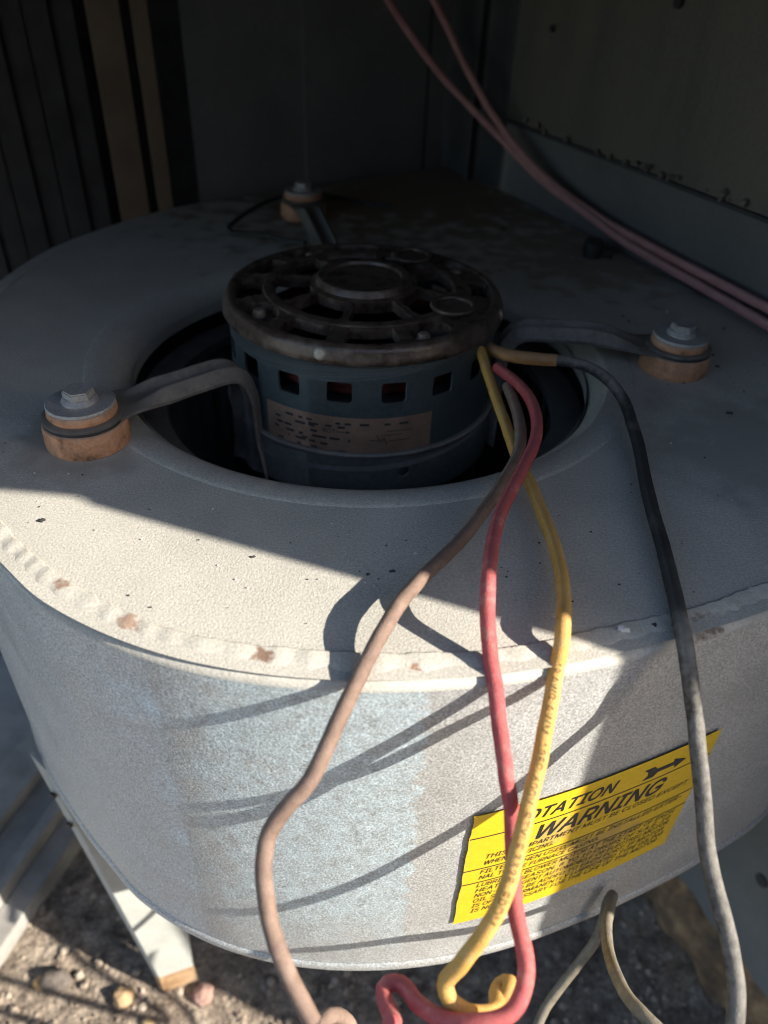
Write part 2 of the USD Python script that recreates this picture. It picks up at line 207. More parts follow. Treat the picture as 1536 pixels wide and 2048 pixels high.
def wrap_look():
    """galvanised sheet under a skin of dust; a wiped bluish patch with a ragged right edge on its front"""
    N = {'geo': ('geometry', {}), 'xyz': ('separate_xyz', {}), 'n1': ('noise_texture', {'scale': 40., 'detail': 6., 'roughness': .65}), 'r1': ('rgb_ramp', {'ramp': [(.3, (.375, .38, .375)), (.7, (.46, .465, .46))]}),
         'f': ('noise_texture', {'scale': 1250., 'detail': 2.}), 'fr': ('rgb_ramp', {'ramp': [(.34, (.70, .70, .70)), (.5, (1, 1, 1)), (.66, (1.35, 1.35, 1.33))]}), 'fm': ('mix_color', {'blend_type': 'multiply', 'fac': 1., 'use_clamp': False}),
         'n2': ('noise_texture', {'scale': 170., 'detail': 5., 'roughness': .7}), 'r2': ('rgb_ramp', {'ramp': [(.30, (.29, .315, .325)), (.43, (.42, .48, .51)), (.55, (.46, .545, .59)), (.70, (.54, .625, .67))]}),
         'e': ('noise_texture', {'scale': 150., 'detail': 5., 'roughness': .7}), 'ex': ('math', {'math_type': 'multiply_add', 'value2': .02, 'value3': -.01}), 'xs': ('math', {'math_type': 'add'}),
         'mr': ('map_range', {'from_min': .0315, 'from_max': .0300, 'to_min': 0., 'to_max': 1., 'clamp': True}), 'e2': ('noise_texture', {'scale': 55., 'detail': 5.}), 'e2x': ('math', {'math_type': 'multiply_add', 'value2': .09, 'value3': -.045}), 'xl': ('math', {'math_type': 'add'}),
         'ml': ('map_range', {'from_min': -.066, 'from_max': -.03, 'to_min': 0., 'to_max': 1., 'clamp': True}), 'zs': ('math', {'math_type': 'add'}), 'mb': ('map_range', {'from_min': -.185, 'from_max': -.135, 'to_min': 0.2, 'to_max': 1., 'clamp': True}),
         'm1': ('math', {'math_type': 'multiply'}), 'm2': ('math', {'math_type': 'multiply'}), 'mm': ('math', {'math_type': 'multiply', 'value2': .95}),
         'mix': ('mix_color', {}), 'p': ('principled_bsdf', {'metallic': .35, 'roughness': .5}), 'b': ('bump', {'distance': .00016, 'strength': 1.}), 'bn': ('noise_texture', {'scale': 1000., 'detail': 3.}),
         'ro': ('map_range', {'from_min': .3, 'from_max': .7, 'to_min': .42, 'to_max': .62, 'clamp': True})}
    L = [('geo.position', 'xyz.vector')] + [('geo.position', f'{x}.vector') for x in ('n1', 'f', 'n2', 'e', 'e2', 'bn')] + [
        ('n1.fac', 'r1.fac'), ('f.fac', 'fr.fac'), ('n2.fac', 'r2.fac'), ('e.fac', 'ex.value1'), ('xyz.x', 'xs.value1'), ('ex.value', 'xs.value2'), ('xs.value', 'mr.value'),
        ('e2.fac', 'e2x.value1'), ('xyz.x', 'xl.value1'), ('e2x.value', 'xl.value2'), ('xl.value', 'ml.value'), ('xyz.z', 'zs.value1'), ('e2x.value', 'zs.value2'), ('zs.value', 'mb.value'),
        ('mr.result', 'm1.value1'), ('ml.result', 'm1.value2'), ('m1.value', 'm2.value1'), ('mb.result', 'm2.value2'), ('m2.value', 'mm.value1'), ('mm.value', 'mix.fac'),
        ('r1.color', 'mix.a'), ('r2.color', 'mix.b'), ('mix.result', 'fm.a'), ('fr.color', 'fm.b'), ('fm.result', 'p.base_color'), ('bn.fac', 'b.height'), ('b.normal', 'p.normal'), ('n1.fac', 'ro.value'), ('ro.result', 'p.roughness')]
    return usdkit.material(stage, '/World/Looks/galvanised_wrap', N, L, surface='p.BSDF')
M['wrap'] = wrap_look()

# ---------------------------------------------------------------- ground
GZ = -.485
def gz(x): return -.470 - .12 * np.clip(np.asarray(x, float) + .05, -.25, .25)
xs = np.unique(np.r_[np.linspace(-8, -.6, 12), np.linspace(-.6, .6, 241), np.linspace(.6, 8, 12)])
ys = np.unique(np.r_[np.linspace(-8, -.5, 12), np.linspace(-.5, .5, 201), np.linspace(.5, 8, 12)])
X, Y = np.meshgrid(xs, ys, indexing='ij'); P = np.stack([X, Y, np.zeros_like(X)], -1)
P[..., 2] = gz(X) + .007 * (meshkit.fbm(P * 45, 4, 3) - .5) * (np.abs(X) < .7) * (np.abs(Y) < .6)
tag(obj('ground', grid(P), M['ground'], smooth=True), kind='structure')

# added, unseen wall behind the viewer that shades the open cabinet front
M['shade_wall'] = material('added_shade_wall', [(.3, (.07, .05, .042)), (.7, (.13, .095, .08))], scale=6, rough=.9)
tag(obj('wall', cat([slab((1.9, -1.45), (-.5, -1.45), .2, GZ - .02, WALLTOP)]), M['shade_wall']), kind='structure')

# ---------------------------------------------------------------- cabinet round the blower
WA, WD, WN = np.array([.1001, .3355]), np.array([.4289, -.9033]), np.array([-.9033, -.4289])      # right-hand wall: a point, its run, its inward normal
BA, BD, BN = np.array([.075, .41]), np.array([-.88, -.475]), np.array([.475, -.88])
EDGE = WA + WD * .718                                                                               # its open front edge
ROOFZ = .276
cab = thing('furnace_cabinet', 'open sheet metal furnace cabinet of dim grey green panels around the blower', 'cabinet')
def along(t, off=0.0): return WA + WD * t + WN * off
def back(t, off=0.0): return BA + BD / np.linalg.norm(BD) * t + BN * off
SEAM = .054
up = slab(along(.012, .004), along(.718, .004), .0025, SEAM, ROOFZ)
obj('upper_side_panel', up, M['cab_green'], cab, label='dull olive upper side panel with two screw holes and a grimy lower edge')
obj('lower_side_panel', slab(along(.0, 0), along(.718, 0), .003, GZ - .01, SEAM + .02), M['cab_grey'], cab)
lip = trimesh.creation.box((.69, .006, .0022)); 
a_ = math.atan2(WD[1], WD[0]); R_ = trimesh.transformations.rotation_matrix(a_, [0, 0, 1]); lip.apply_transform(R_); c_ = along(.36, .0045); lip.apply_translation([c_[0], c_[1], SEAM + .0005])
obj('panel_edge', lip, M['cab_dark'], cab)
for (x, y, z, rr_) in ((.1267, .2794, .1226, .0022), (.1796, .1681, .1472, .0032), (.3026, -.091, -.3627, .005)):
    d_ = trimesh.creation.cylinder(rr_, .0015, sections=20); d_.apply_transform(trimesh.geometry.align_vectors([0, 0, 1], [*WN, 0])); off = .0071 if z > 0 else .001
    d_.apply_translation([x + WN[0] * off, y + WN[1] * off, z]); obj('screw_hole', d_, M['black'], cab)
crumbs = []
for i in range(46):
    t = rng.uniform(.03, .5); s = rng.uniform(.0008, .0024); m = trimesh.creation.icosphere(1, s); m.vertices *= 1 + .3 * rng.standard_normal((len(m.vertices), 1)) * .5
    p = along(t, .0078); m.apply_translation([p[0], p[1], SEAM + .002 + s * .3 + rng.uniform(0, .004)]); crumbs.append(m)
tag(obj('edge_grime', cat(crumbs), M['cab_green'], cab), kind='stuff')
obj('back_panel', slab(back(.16), back(.02), .002, -.25, ROOFZ), M['cab_grey'], cab)
obj('back_panel', slab(back(.255, -.005), back(.150, -.005), .002, -.25, ROOFZ), M['cab_grey'], cab)
# rounded corner post
u = np.linspace(0, 1, 24); cpts = np.array([back(.045, .001), back(.022, .008), (WA + np.array([-.022, .012])), along(-.022, .012), along(.0, .006), along(.012, .0035)])
cp = smooth_path(np.c_[cpts, np.zeros(6)], 30)[:, :2]
zc = np.array([-.25, 0, ROOFZ]); obj('corner_post', grid(np.stack([np.repeat(cp[:, None, 0], 3, 1), np.repeat(cp[:, None, 1], 3, 1), np.repeat(zc[None], 30, 0)], -1)), M['cab_dark'], cab, smooth=True)
# two brown upright strips and the dark ribs on the left
obj('upright_post', slab((-.1895, .2665), (-.2085, .2555), .006, -.25, ROOFZ), M['post'], cab)
obj('upright_post', slab((-.1722, .2765), (-.1822, .2712), .006, -.25, ROOFZ), M['post'], cab)
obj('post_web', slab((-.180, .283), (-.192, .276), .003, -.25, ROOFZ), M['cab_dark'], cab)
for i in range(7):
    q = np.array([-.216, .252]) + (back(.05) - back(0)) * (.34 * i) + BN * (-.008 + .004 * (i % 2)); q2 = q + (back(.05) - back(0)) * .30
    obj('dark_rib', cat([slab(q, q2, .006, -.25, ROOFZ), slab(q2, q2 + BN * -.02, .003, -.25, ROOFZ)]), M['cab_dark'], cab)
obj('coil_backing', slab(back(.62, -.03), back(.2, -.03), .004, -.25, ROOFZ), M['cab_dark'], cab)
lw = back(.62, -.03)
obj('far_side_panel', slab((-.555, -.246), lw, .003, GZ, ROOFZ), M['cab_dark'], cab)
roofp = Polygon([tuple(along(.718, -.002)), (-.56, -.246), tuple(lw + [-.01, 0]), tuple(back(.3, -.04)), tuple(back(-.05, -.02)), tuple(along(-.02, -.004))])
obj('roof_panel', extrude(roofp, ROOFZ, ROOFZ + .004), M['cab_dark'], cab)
rp = np.array([along(t, .006 + .008 * (.5 + .5 * math.sin(t * 90)) * (k / 3)) for t in np.linspace(.25, .70, 60) for k in range(4)])
ledge = grid(np.stack([np.array([[*(along(t, [.0, .009 + .003 * math.sin(t * 70) + .003 * math.sin(t * 173), .014 + .004 * math.sin(t * 70 + 1), .019 + .003 * math.sin(t * 131)][k] if k else .0)), GZ + [.030, .022, .010, -.006][k] + .003 * math.sin(t * 120 + k)] for k in range(4)]) for t in np.linspace(.22, .70, 90)]))
obj('rusty_base_ledge', ledge, M['rust'], cab, smooth=True, label='rust caked ledge along the foot of the side panel')
RU, RW = np.array([.268, .963]), np.array([.963, -.268])
def rail(w0, w1, z0, z1, name):
    c = RW * (w0 + w1) / 2 + RU * .02; m = trimesh.creation.box((w1 - w0, .62, z1 - z0)); m.apply_transform(trimesh.transformations.rotation_matrix(math.atan2(RW[1], RW[0]), [0, 0, 1])); m.apply_translation([c[0], c[1], (z0 + z1) / 2]); return m
for i, (w0, w1, z1) in enumerate(((-.38, -.297, -.412), (-.295, -.262, -.407), (-.261, -.237, -.420), (-.2365, -.227, -.414), (-.226, -.208, -.428))):
    obj('base_rail', rail(w0, w1, GZ - .01, z1, 'r'), M['rail'], cab)

# ---------------------------------------------------------------- blower housing
A_ = [(-180, .221), (-160, .2125), (-143, .2096), (-135, .2098), (-123, .2135), (-115, .219), (-99, .224), (-82, .2252), (-72, .2266), (-63, .2292), (-54, .235), (-42, .249), (-31, .268), (-22, .278),
      (-14, .277), (-8, .2745), (0, .2545), (25, .2300), (50, .2585), (73.6, .3458), (80.6, .4003), (82.8, .3874), (98.7, .3145), (103.7, .3015), (113.5, .286), (124.3, .2763), (136.4, .261), (149.4, .248), (163, .232), (180, .221)]
_a = np.array([a for a, r in A_], float); _r = np.array([r for a, r in A_])
_f = PchipInterpolator(_a, _r)
def wall_r(deg):
    deg = (np.asarray(deg, float) + 180) % 360 - 180; a = np.radians(deg); d = np.cos(a) * .9033 + np.sin(a) * .4289
    lim = np.where((d > .3), .2303 / np.maximum(d, .3), 9)
    return np.minimum(_f(deg), lim)
housing = thing('blower_housing', 'round dusty galvanised blower housing with yellow warning label on its front', 'blower housing')
N_A = 1080; ang = np.linspace(0, 360, N_A, endpoint=False); ar = np.radians(ang); rw = wall_r(ang)
ks = np.linspace(0, 1, 14)
PR = .1405 + (rw[:, None] - .0006 - .1405) * ks[None]
P = np.stack([np.cos(ar)[:, None] * PR, np.sin(ar)[:, None] * PR, np.zeros_like(PR)], -1)
P[..., 2] = .0008 * (meshkit.fbm(P * 22, 3, 5) - .5) * np.sin(np.pi * ks)[None]
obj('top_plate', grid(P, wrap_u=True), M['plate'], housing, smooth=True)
venturi = [(.1408, -.0002), (.1400, .0003), (.1385, .0007), (.134, .0006), (.1290, -.0006), (.1250, -.0028), (.1220, -.0062), (.1203, -.0105), (.1196, -.0165), (.1190, -.0165), (.1186, -.010)]
obj('inlet_ring', lathe(venturi, 240), M['plate'], housing, smooth=True)
zs = np.r_[-.0038, np.linspace(-.010, -.1995, 40)]
rad = np.repeat(rw[:, None], len(zs), 1) + .0003 * (meshkit.fbm(np.stack([np.cos(ar)[:, None] * rw[:, None] * 30 + 0 * zs, np.sin(ar)[:, None] * rw[:, None] * 30 + 0 * zs, zs[None] * 30 + 0 * rw[:, None]], -1), 2, 9) - .5) * (np.clip(1 - ((zs + .1) / .1) ** 2, 0, 1) ** 1.5)[None]
P = np.stack([np.cos(ar)[:, None] * rad, np.sin(ar)[:, None] * rad, np.repeat(zs[None], N_A, 0)], -1)
obj('side_wrap', grid(P, wrap_u=True), M['wrap'], housing, smooth=True)
# crimped flange, only where the wrapper is folded over the plate (front and left)
fa = np.linspace(150, 354, 1400); far = np.radians(fa); fr = wall_r(fa)
cr_ = fr * far; wv = .5 + .5 * np.sin(cr_ / .0135 * 2 * np.pi + 2.2 * np.sin(cr_ * 31) + 1.3 * np.sin(cr_ * 77)); amp = .4 + .6 * meshkit.noise(np.stack([cr_ * 40, 0 * cr_, 0 * cr_], -1), 4)
jag = (meshkit.fbm(np.stack([cr_ * 260, 0 * cr_, 0 * cr_ + 3.3], -1), 3, 8) - .5)
wid = .0108 + .0016 * jag + .0006 * np.sin(cr_ * 55)
prof = []
for q, (off, z) in enumerate(((0, 0), (0, 0), (.0, 0), (.0, 0), (.0, 0), (.0, 0), (0, 0), (0, 0))):
    if q == 0: rr_, z_ = fr - wid, np.full_like(fr, .0001)
    if q == 1: rr_, z_ = fr - wid, .0005 + .0003 * wv * amp
    if q == 2: rr_, z_ = fr - wid + .0006, .0007 + .0003 * wv * amp
    if q == 3: rr_, z_ = fr - .0066, .0003 + .0005 * wv * amp
    if q == 4: rr_, z_ = fr - .0036, -.0006 + .0005 * wv * amp
    if q == 5: rr_, z_ = fr - .0015, -.0017 + .0002 * wv * amp
    if q == 6: rr_, z_ = fr - .0004, -.0027 + 0 * fr
    if q == 7: rr_, z_ = fr + .0001, -.0044 + .0003 * jag
    prof.append(np.stack([np.cos(far) * rr_, np.sin(far) * rr_, z_], -1))
obj('seam_flange', grid(np.stack(prof, 1)), M['flange'], housing, smooth=True)
bs = np.array([(.0001, -.1945), (.0010, -.1955), (.0012, -.1970), (.0012, -.1995), (.0004, -.2004), (-.006, -.2004)])
P = np.stack([np.cos(ar)[:, None] * (rw[:, None] + bs[None, :, 0]), np.sin(ar)[:, None] * (rw[:, None] + bs[None, :, 0]), np.repeat(bs[None, :, 1], N_A, 0)], -1)
obj('bottom_seam', grid(P, wrap_u=True), M['wrap'], housing, smooth=30)
PR = rw[:, None] * np.linspace(.02, .995, 4)[None]
obj('bottom_plate', grid(np.stack([np.cos(ar)[:, None] * PR, np.sin(ar)[:, None] * PR, np.full_like(PR, -.1985)], -1), wrap_u=True), M['under'], housing, smooth=False)
# leg: a bent plate from under the rim to the ground
ld, ln = np.array([.925, .380]), np.array([.380, -.925])
def leg_pt(x, y, z, o=0): return [x + ln[0] * o, y + ln[1] * o, z]
q = [np.array(v) for v in ((-.1316, -.1489, -.428), (-.1091, -.1402, -.428), (-.1665 + .062 * .9327, -.1300 + .062 * .3607, -.2012), (-.1665, -.1300, -.2012))]
def plate3(c, n, t):
    c = np.array(c); n = np.array(n) / np.linalg.norm(n); V = np.vstack([c, c - n * t]); F = [[0, 1, 2], [0, 2, 3], [6, 5, 4], [7, 6, 4]] + [x for i in range(4) for x in ([i, i + 4, (i + 1) % 4], [(i + 1) % 4, i + 4, (i + 1) % 4 + 4])]
    return trimesh.Trimesh(V, F, process=False)
fn = np.cross(q[1] - q[0], q[3] - q[0]); fn = fn if fn[1] < 0 else -fn
legm = plate3(q, fn, .0022)
fl = np.array([-.0075, .0030, 0]); q2 = [q[0] + fl * .55, q[0] - np.array([.0, 0, 0]), q[3], q[3] + fl + [0, 0, .01]]
flm = plate3(q2, np.cross(q2[1] - q2[0], q2[3] - q2[0]) * (1 if np.cross(q2[1] - q2[0], q2[3] - q2[0])[1] < 0 else -1), .002)
legp = obj('leg', cat([legm, flm]), M['leg'], housing, smooth=False, label='pale steel leg with rusty foot standing on the gravel')
qf = [np.array([-.1335, -.1462, -.466]), np.array([-.1106, -.1360, -.466]), q[1] + [0, 0, 0], q[0] + [0, 0, 0]]
obj('foot', cat([plate3([p + fn / np.linalg.norm(fn) * .0004 for p in qf], fn, .003), plate3([qf[0] + fl * .5, qf[0], q[0], q[0] + fl * .55], [-.4, -.9, 0], .0024)]), M['legfoot'], legp, smooth=False)
for f_ in (.10, .22):
    c = q[3] * (1 - f_) + q[0] * f_ + fl * .45; d_ = trimesh.creation.cylinder(.0022, .0012, sections=16); d_.apply_transform(trimesh.geometry.align_vectors([0, 0, 1], [-.36, -.93, 0])); d_.apply_translation(c + np.array([-.36, -.93, 0]) * .0015)
    obj('bolt_hole', d_, M['black'], legp)

# warning label, wrapped on the front
SW, SH = .1012, .0848
def label_map(m, off):
    """u along the wall from the label's left edge, v down from its top -> the housing's wall"""
    u_, v_, w_ = m.vertices[:, 0], m.vertices[:, 1], m.vertices[:, 2]
    deg = -76.6 + u_ / SW * 25.4; r = wall_r(deg) + .0011 + off + w_; a = np.radians(deg); z = -.0757 + .0112 * u_ / SW - v_
    return trimesh.Trimesh(np.stack([np.cos(a) * r, np.sin(a) * r, z], 1), m.faces, process=False)
gx, gy = np.meshgrid(np.linspace(0, SW, 60), np.linspace(0, SH, 30), indexing='ij')
edge_n = (meshkit.fbm(np.stack([gx * 0, gy * 200, 0 * gx], -1), 3, 2) - .5) * .0014 * (gx == 0)
sg = grid(np.stack([gx + edge_n, gy, 0 * gx], -1)); sg.faces = sg.faces[:, ::-1]
lab = obj('warning_label', label_map(sg, 0), M['sticker'], housing, smooth=True, label='yellow warning label with black italic lettering and arrow')
def ink(name, m): obj(name, label_map(m, .00009), M['label_ink'], lab, smooth=False)
M['label_ink'] = material('label_ink', [(.25, (.010, .010, .012)), (.66, (.016, .016, .018)), (.76, (.16, .12, .04)), (.84, (.26, .19, .06))], scale=300, rough=.5)
def line(text, u0, u1, v, h, bold=False, shear=.22, name='lettering', fine=False):
    m = meshkit.text_mesh(text, h, .00004, bold or fine); m.apply_translation([-m.bounds[0][0], 0, 0]); W = m.bounds[1][0]
    V = m.vertices; V = np.stack([u0 + V[:, 0] * (u1 - u0) / W + shear * V[:, 1], v - V[:, 1], V[:, 2]], 1)
    m = trimesh.Trimesh(V, m.faces[:, ::-1], process=False)
    if bold:
        v_, f_ = trimesh.remesh.subdivide_to_size(m.vertices, m.faces, .004); m = trimesh.Trimesh(v_, f_, process=False)
    ink(name, m)
def rule(v, u0=0.0, u1=SW, t=.00035):
    n = 40; x = np.linspace(u0, u1, n); m = grid(np.stack([np.stack([x, np.full(n, v - t)], -1), np.stack([x, np.full(n, v + t)], -1)], 1).reshape(n, 2, 2) @ np.array([[1, 0, 0], [0, 1, 0]])); m.faces = m.faces[:, ::-1]; ink('rule_line', m)
line('ROTATION', .0150, .0565, .0126, .0068, True, .3)
line('WARNING', .0255, .0810, .0282, .0094, True, .3)
rule(.0160)
TX = [('THIS COMPARTMENT MUST BE CLOSED EXCEPT', .0075, .0955, .0330), ('WHEN SERVICING.', .0075, .0365, .0377), ('FILTER, WHEN USED, MUST BE INSTALLED EXTER-', .0070, .0965, .0445), ('NAL TO THE FURNACE CASING.', .0070, .0590, .0490),
      ('LUBRICATE BLOWER MOTOR AT THE START OF EACH', .0068, .0960, .0553), ('HEATING SEASON. 8 TO 10 DROPS OF S.A.E. 10', .0068, .0955, .0597), ('NON-DETERGENT AUTOMOBILE OR ELECTRIC MOTOR', .0068, .0960, .0641), ('OIL SHOULD BE ADDED TO EACH PORT. IF MOTOR', .0066, .0950, .0685),
      ('IS OF THE PERMANENTLY LUBRICATED TYPE OILING', .0066, .0960, .0729), ('IS NOT NECESSARY FOR THE LIFE OF THE MOTOR', .0066, .0940, .0773)]
for t in TX: line(t[0], t[1], t[2], t[3], .0030)
rule(.0402); rule(.0512)
arrow = Polygon([(0, -.0012), (-.0035, -.0036), (.004, -.0036), (.0065, -.0013), (.018, -.0013), (.0175, -.0034), (.0275, .0), (.0205, .0036), (.0195, .0013), (.0075, .0013), (.0055, .0036), (-.0025, .0036), (.0005, .0012)])
am = extrude(arrow, 0, .00004, .003); am.vertices *= [.62, 1.0, 1]; am.apply_translation([.0712, .0100, 0]); am.faces = am.faces[:, ::-1]; ink('arrow', am)

# ---------------------------------------------------------------- blower wheel down in the inlet
wheel = thing('squirrel_cage_fan', 'dark squirrel cage fan down inside the round inlet', 'fan')
obj('rim_ring', lathe([(.1195, -.026), (.1195, -.032), (.104, -.032), (.104, -.026), (.1195, -.026)], 120), M['blade'], wheel)
obj('back_disc', lathe([(.001, -.188), (.118, -.188), (.118, -.192), (.001, -.192)], 90), M['blade'], wheel)
for k in range(44):
    a0 = 2 * np.pi * k / 44; tt = np.linspace(0, 1, 6); r_ = .1045 + .0135 * tt; a_k = a0 + .11 * tt ** 1.6
    bl = np.stack([np.stack([r_ * np.cos(a_k), r_ * np.sin(a_k), np.full(6, z)], -1) for z in (-.033, -.187)], 1); b2 = bl + np.array([.0006 * math.cos(a0 + 1.57), .0006 * math.sin(a0 + 1.57), 0])
    obj('blade', cat([grid(bl), grid(b2[:, ::-1])]), M['blade'], wheel, smooth=True)

# ---------------------------------------------------------------- motor
motor = thing('blower_motor', 'round dark green electric motor with slotted rusty end bell in the inlet', 'motor')
RC = .068
L_ = 2 * np.pi * RC; z0, z1 = -.050, .0262
sheet = sbox(0, z0, L_, z1)
for k in range(17):
    c = ((-96.3 + 21.18 * k) % 360) / 360 * L_
    s = sbox(c - .0058, .0037, c + .0058, .0141).buffer(-.0015).buffer(.0015); sheet = sheet.difference(s)
    for sh_ in (-L_, L_): sheet = sheet.difference(affinity.translate(s, sh_, 0))
can = arc_map(extrude(sheet, -.0012, 0, .006), RC)
obj('motor_shell', can, M['motor_green'], motor, smooth=40)
obj('stator_core', lathe([(.0655, -.05), (.0655, -.001), (.060, .0005), (.030, .0005)], 90), M['black'], motor)
wt = [trimesh.creation.torus(.052, .0075, 64, 14)]
wt[0].vertices *= [1, 1, 1.1]; wt[0].apply_translation([0, 0, .0088])
obj('winding', wt[0], M['winding'], motor, smooth=True)
obj('shell_bottom', lathe([(.001, -.050), (.0678, -.050)], 60), M['motor_green'], motor)
def bell_z(r): return .0312 + .0042 * np.clip((.064 - r) / .040, 0, 1)
def arc_win(a0, a1, r0_, r1_):
    t = np.radians(np.linspace(a0, a1, 14)); return Polygon(list(zip(r0_ * np.cos(t), r0_ * np.sin(t))) + list(zip(r1_ * np.cos(t[::-1]), r1_ * np.sin(t[::-1])))).buffer(-.0012).buffer(.0012)
face = Point(0, 0).buffer(.0662, 64).difference(Point(0, 0).buffer(.020, 48))
wins = []
for qd in range(4):
    b = -99 + 90 * qd
    if qd != 1: wins += [arc_win(b - 27, b - 4, .0512, .0640), arc_win(b + 4, b + 27, .0512, .0640)]
    else: wins += [arc_win(b + 4, b + 22, .0545, .0635)]
for k in range(8): wins.append(arc_win(-99 + 45 * k + 2.6, -99 + 45 * k + 42.4, .0270, .0448))
pol = lambda r, d: (r * math.cos(math.radians(d)), r * math.sin(math.radians(d)))
wins += [Point(pol(.0485, -177)).buffer(.0036)]
boss = [(.0575, -143), (.0582, -56), (.0575, 37), (.0575, 127)]
bp_ = []
for r_, d_ in boss:
    pb = affinity.rotate(affinity.scale(Point(0, 0).buffer(.0068), 1, 1.55), d_, origin=(0, 0)); bp_.append(affinity.translate(pb, *pol(r_, d_)))
for w in wins + bp_: face = face.difference(w)
fm = extrude(face, 0, 1.0, None); v_, f_ = trimesh.remesh.subdivide_to_size(np.array(fm.vertices) * [1, 1, .004], fm.faces, .004, max_iter=12)
r_ = np.hypot(v_[:, 0], v_[:, 1]); v_[:, 2] = bell_z(r_) + (v_[:, 2] - .004) * 1.3 + .0004 * np.sin(r_ * 900)
obj('end_bell', cat([trimesh.Trimesh(v_, f_, process=True)]), M['bell'], motor, smooth=40)
obj('bell_rim', lathe([(.0672, .0235), (.0700, .0233), (.0707, .0240), (.0707, .0262), (.0700, .0270), (.0697, .0290), (.0688, .0310), (.0672, .0322), (.0655, .0322), (.0640, .0314), (.0640, .0262)], 160), M['bell'], motor, smooth=True)
obj('web_ring', lathe([(.0446, .0318), (.0452, .0334), (.0464, .0340), (.0494, .0338), (.0504, .0330), (.0510, .0312)], 120), M['bell'], motor, smooth=True)
obj('bearing_hub', lathe([(.0268, .0345), (.0254, .0354), (.0244, .0357), (.0236, .0376), (.0228, .0388), (.0210, .0391), (.0190, .0386), (.0184, .0372), (.0120, .0366), (.0001, .0366)], 90), M['bell'], motor, smooth=40)
for (r_, d_), pb in zip(boss, bp_):
    obj('boss_floor', extrude(pb.buffer(.0008), .0262, .0284), M['bell'], motor)
    c = pol(r_, d_ - 3.5); obj('through_bolt', cat([lathe([(.0001, .0318), (.0022, .0316), (.0030, .0306), (.0033, .0284)], 20, c)]), M['rustbell'], motor)
    c = pol(r_, d_ + 5); obj('stud_hole', lathe([(.0001, .0285), (.0018, .0285), (.0020, .0292), (.0027, .0292), (.0028, .0284)], 20, c), M['black'], motor)
for (r_, d_, s_) in ((.0500, -29, .0098), (.0495, 61, .0098)):
    tr = trimesh.creation.torus(s_, .0014, 48, 12); tr.vertices *= [1, 1, .9]; tr.apply_translation([*pol(r_, d_), .0345]); obj('raised_ring', tr, M['bell'], motor, smooth=True)
    obj('ring_floor', lathe([(.0001, .0334), (s_, .0337)], 40, pol(r_, d_)), M['bell'], motor)
for k, d_ in enumerate((-103, -14, 76, 166)):
    d = np.array(pol(1, d_)); sc = cat([lathe([(.0001, .0024), (.0020, .0021), (.0030, .0008), (.0031, -.0015)], 24)]); sc.apply_transform(trimesh.geometry.align_vectors([0, 0, 1], [d[0], d[1], .35])); sc.apply_translation([*(d * .0692), .0278]); obj('rim_screw', sc, M['pale_screw'] if k == 0 else M['rustbell'], motor)
# nameplate with print
na0, na1 = math.radians(-129), math.radians(-58.5); nr = RC + .0004
NW = (na1 - na0) * nr
gx, gy = np.meshgrid(np.linspace(0, NW, 40), np.linspace(-.0255, -.0036, 4), indexing='ij')
npm = grid(np.stack([gx, gy, 0 * gx], -1)); pl = obj('nameplate', arc_map(npm, nr, na0), M['nameplate'], motor, smooth=True, label='tan nameplate with faded print and wiring diagram')
def nink(m): obj('print', arc_map(m, nr + .00012, na0), M['ink'], pl, smooth=False)
def bar(x0, x1, y, t=.0004): 
    m = grid(np.stack([np.stack([np.linspace(x0, x1, 8), np.full(8, y - t), np.zeros(8)], -1), np.stack([np.linspace(x0, x1, 8), np.full(8, y + t), np.zeros(8)], -1)], 1)); m.faces = m.faces[:, ::-1]; return m
nt = meshkit.text_mesh('ROT', .0022, .00002); nt.apply_translation([.0315 - nt.bounds[0][0], -.0125, 0]); nink(nt)
nink(cat([bar(.0378, .0425, -.0114, .00022)])); ah = extrude(Polygon([(.0425, -.0106), (.0448, -.0114), (.0425, -.0122)]), 0, .00002); nink(ah)
nink(cat([bar(.0600, .0690, -.0128, .0002), bar(.0618, .0740, -.0108, .0002), bar(.0625, .0738, -.0160, .0002), bar(.0535, .0575, -.0155, .0002)]))
zz = np.array([(.0570, -.0125), (.0585, -.0165), (.0605, -.0145), (.0620, -.0180)])
for i in range(3):
    s = np.vstack([zz[i], zz[i + 1]]); d = s[1] - s[0]; n = np.array([-d[1], d[0]]) / np.linalg.norm(d) * .00022; nink(extrude(Polygon([s[0] + n, s[1] + n, s[1] - n, s[0] - n]), 0, .00002))
nink(extrude(affinity.scale(Point(.0405, -.0235).buffer(.0036), 1, .55), 0, .00002))
for (x0, x1, y) in tuple((.0045 + .0062 * k + .001 * ((k * 7 + r) % 3), .0075 + .0062 * k + .0012 * ((k * 5 + r) % 3), -.0070 - .0029 * r) for r in range(6) for k in range(4 if r else 11) if (k * 3 + r * 5) % 4) + ((.0180, .0225, -.0100), (.0255, .0262, -.0102), (.0240, .0290, -.0090), (.0325, .0355, -.0088), (.0385, .0420, -.0090), (.0260, .0330, -.0155), (.0345, .0395, -.0155), (.0435, .0445, -.0160), (.0205, .0235, -.0175), (.0300, .0335, -.0190)):
    nink(bar(x0, x1, y, .0006))

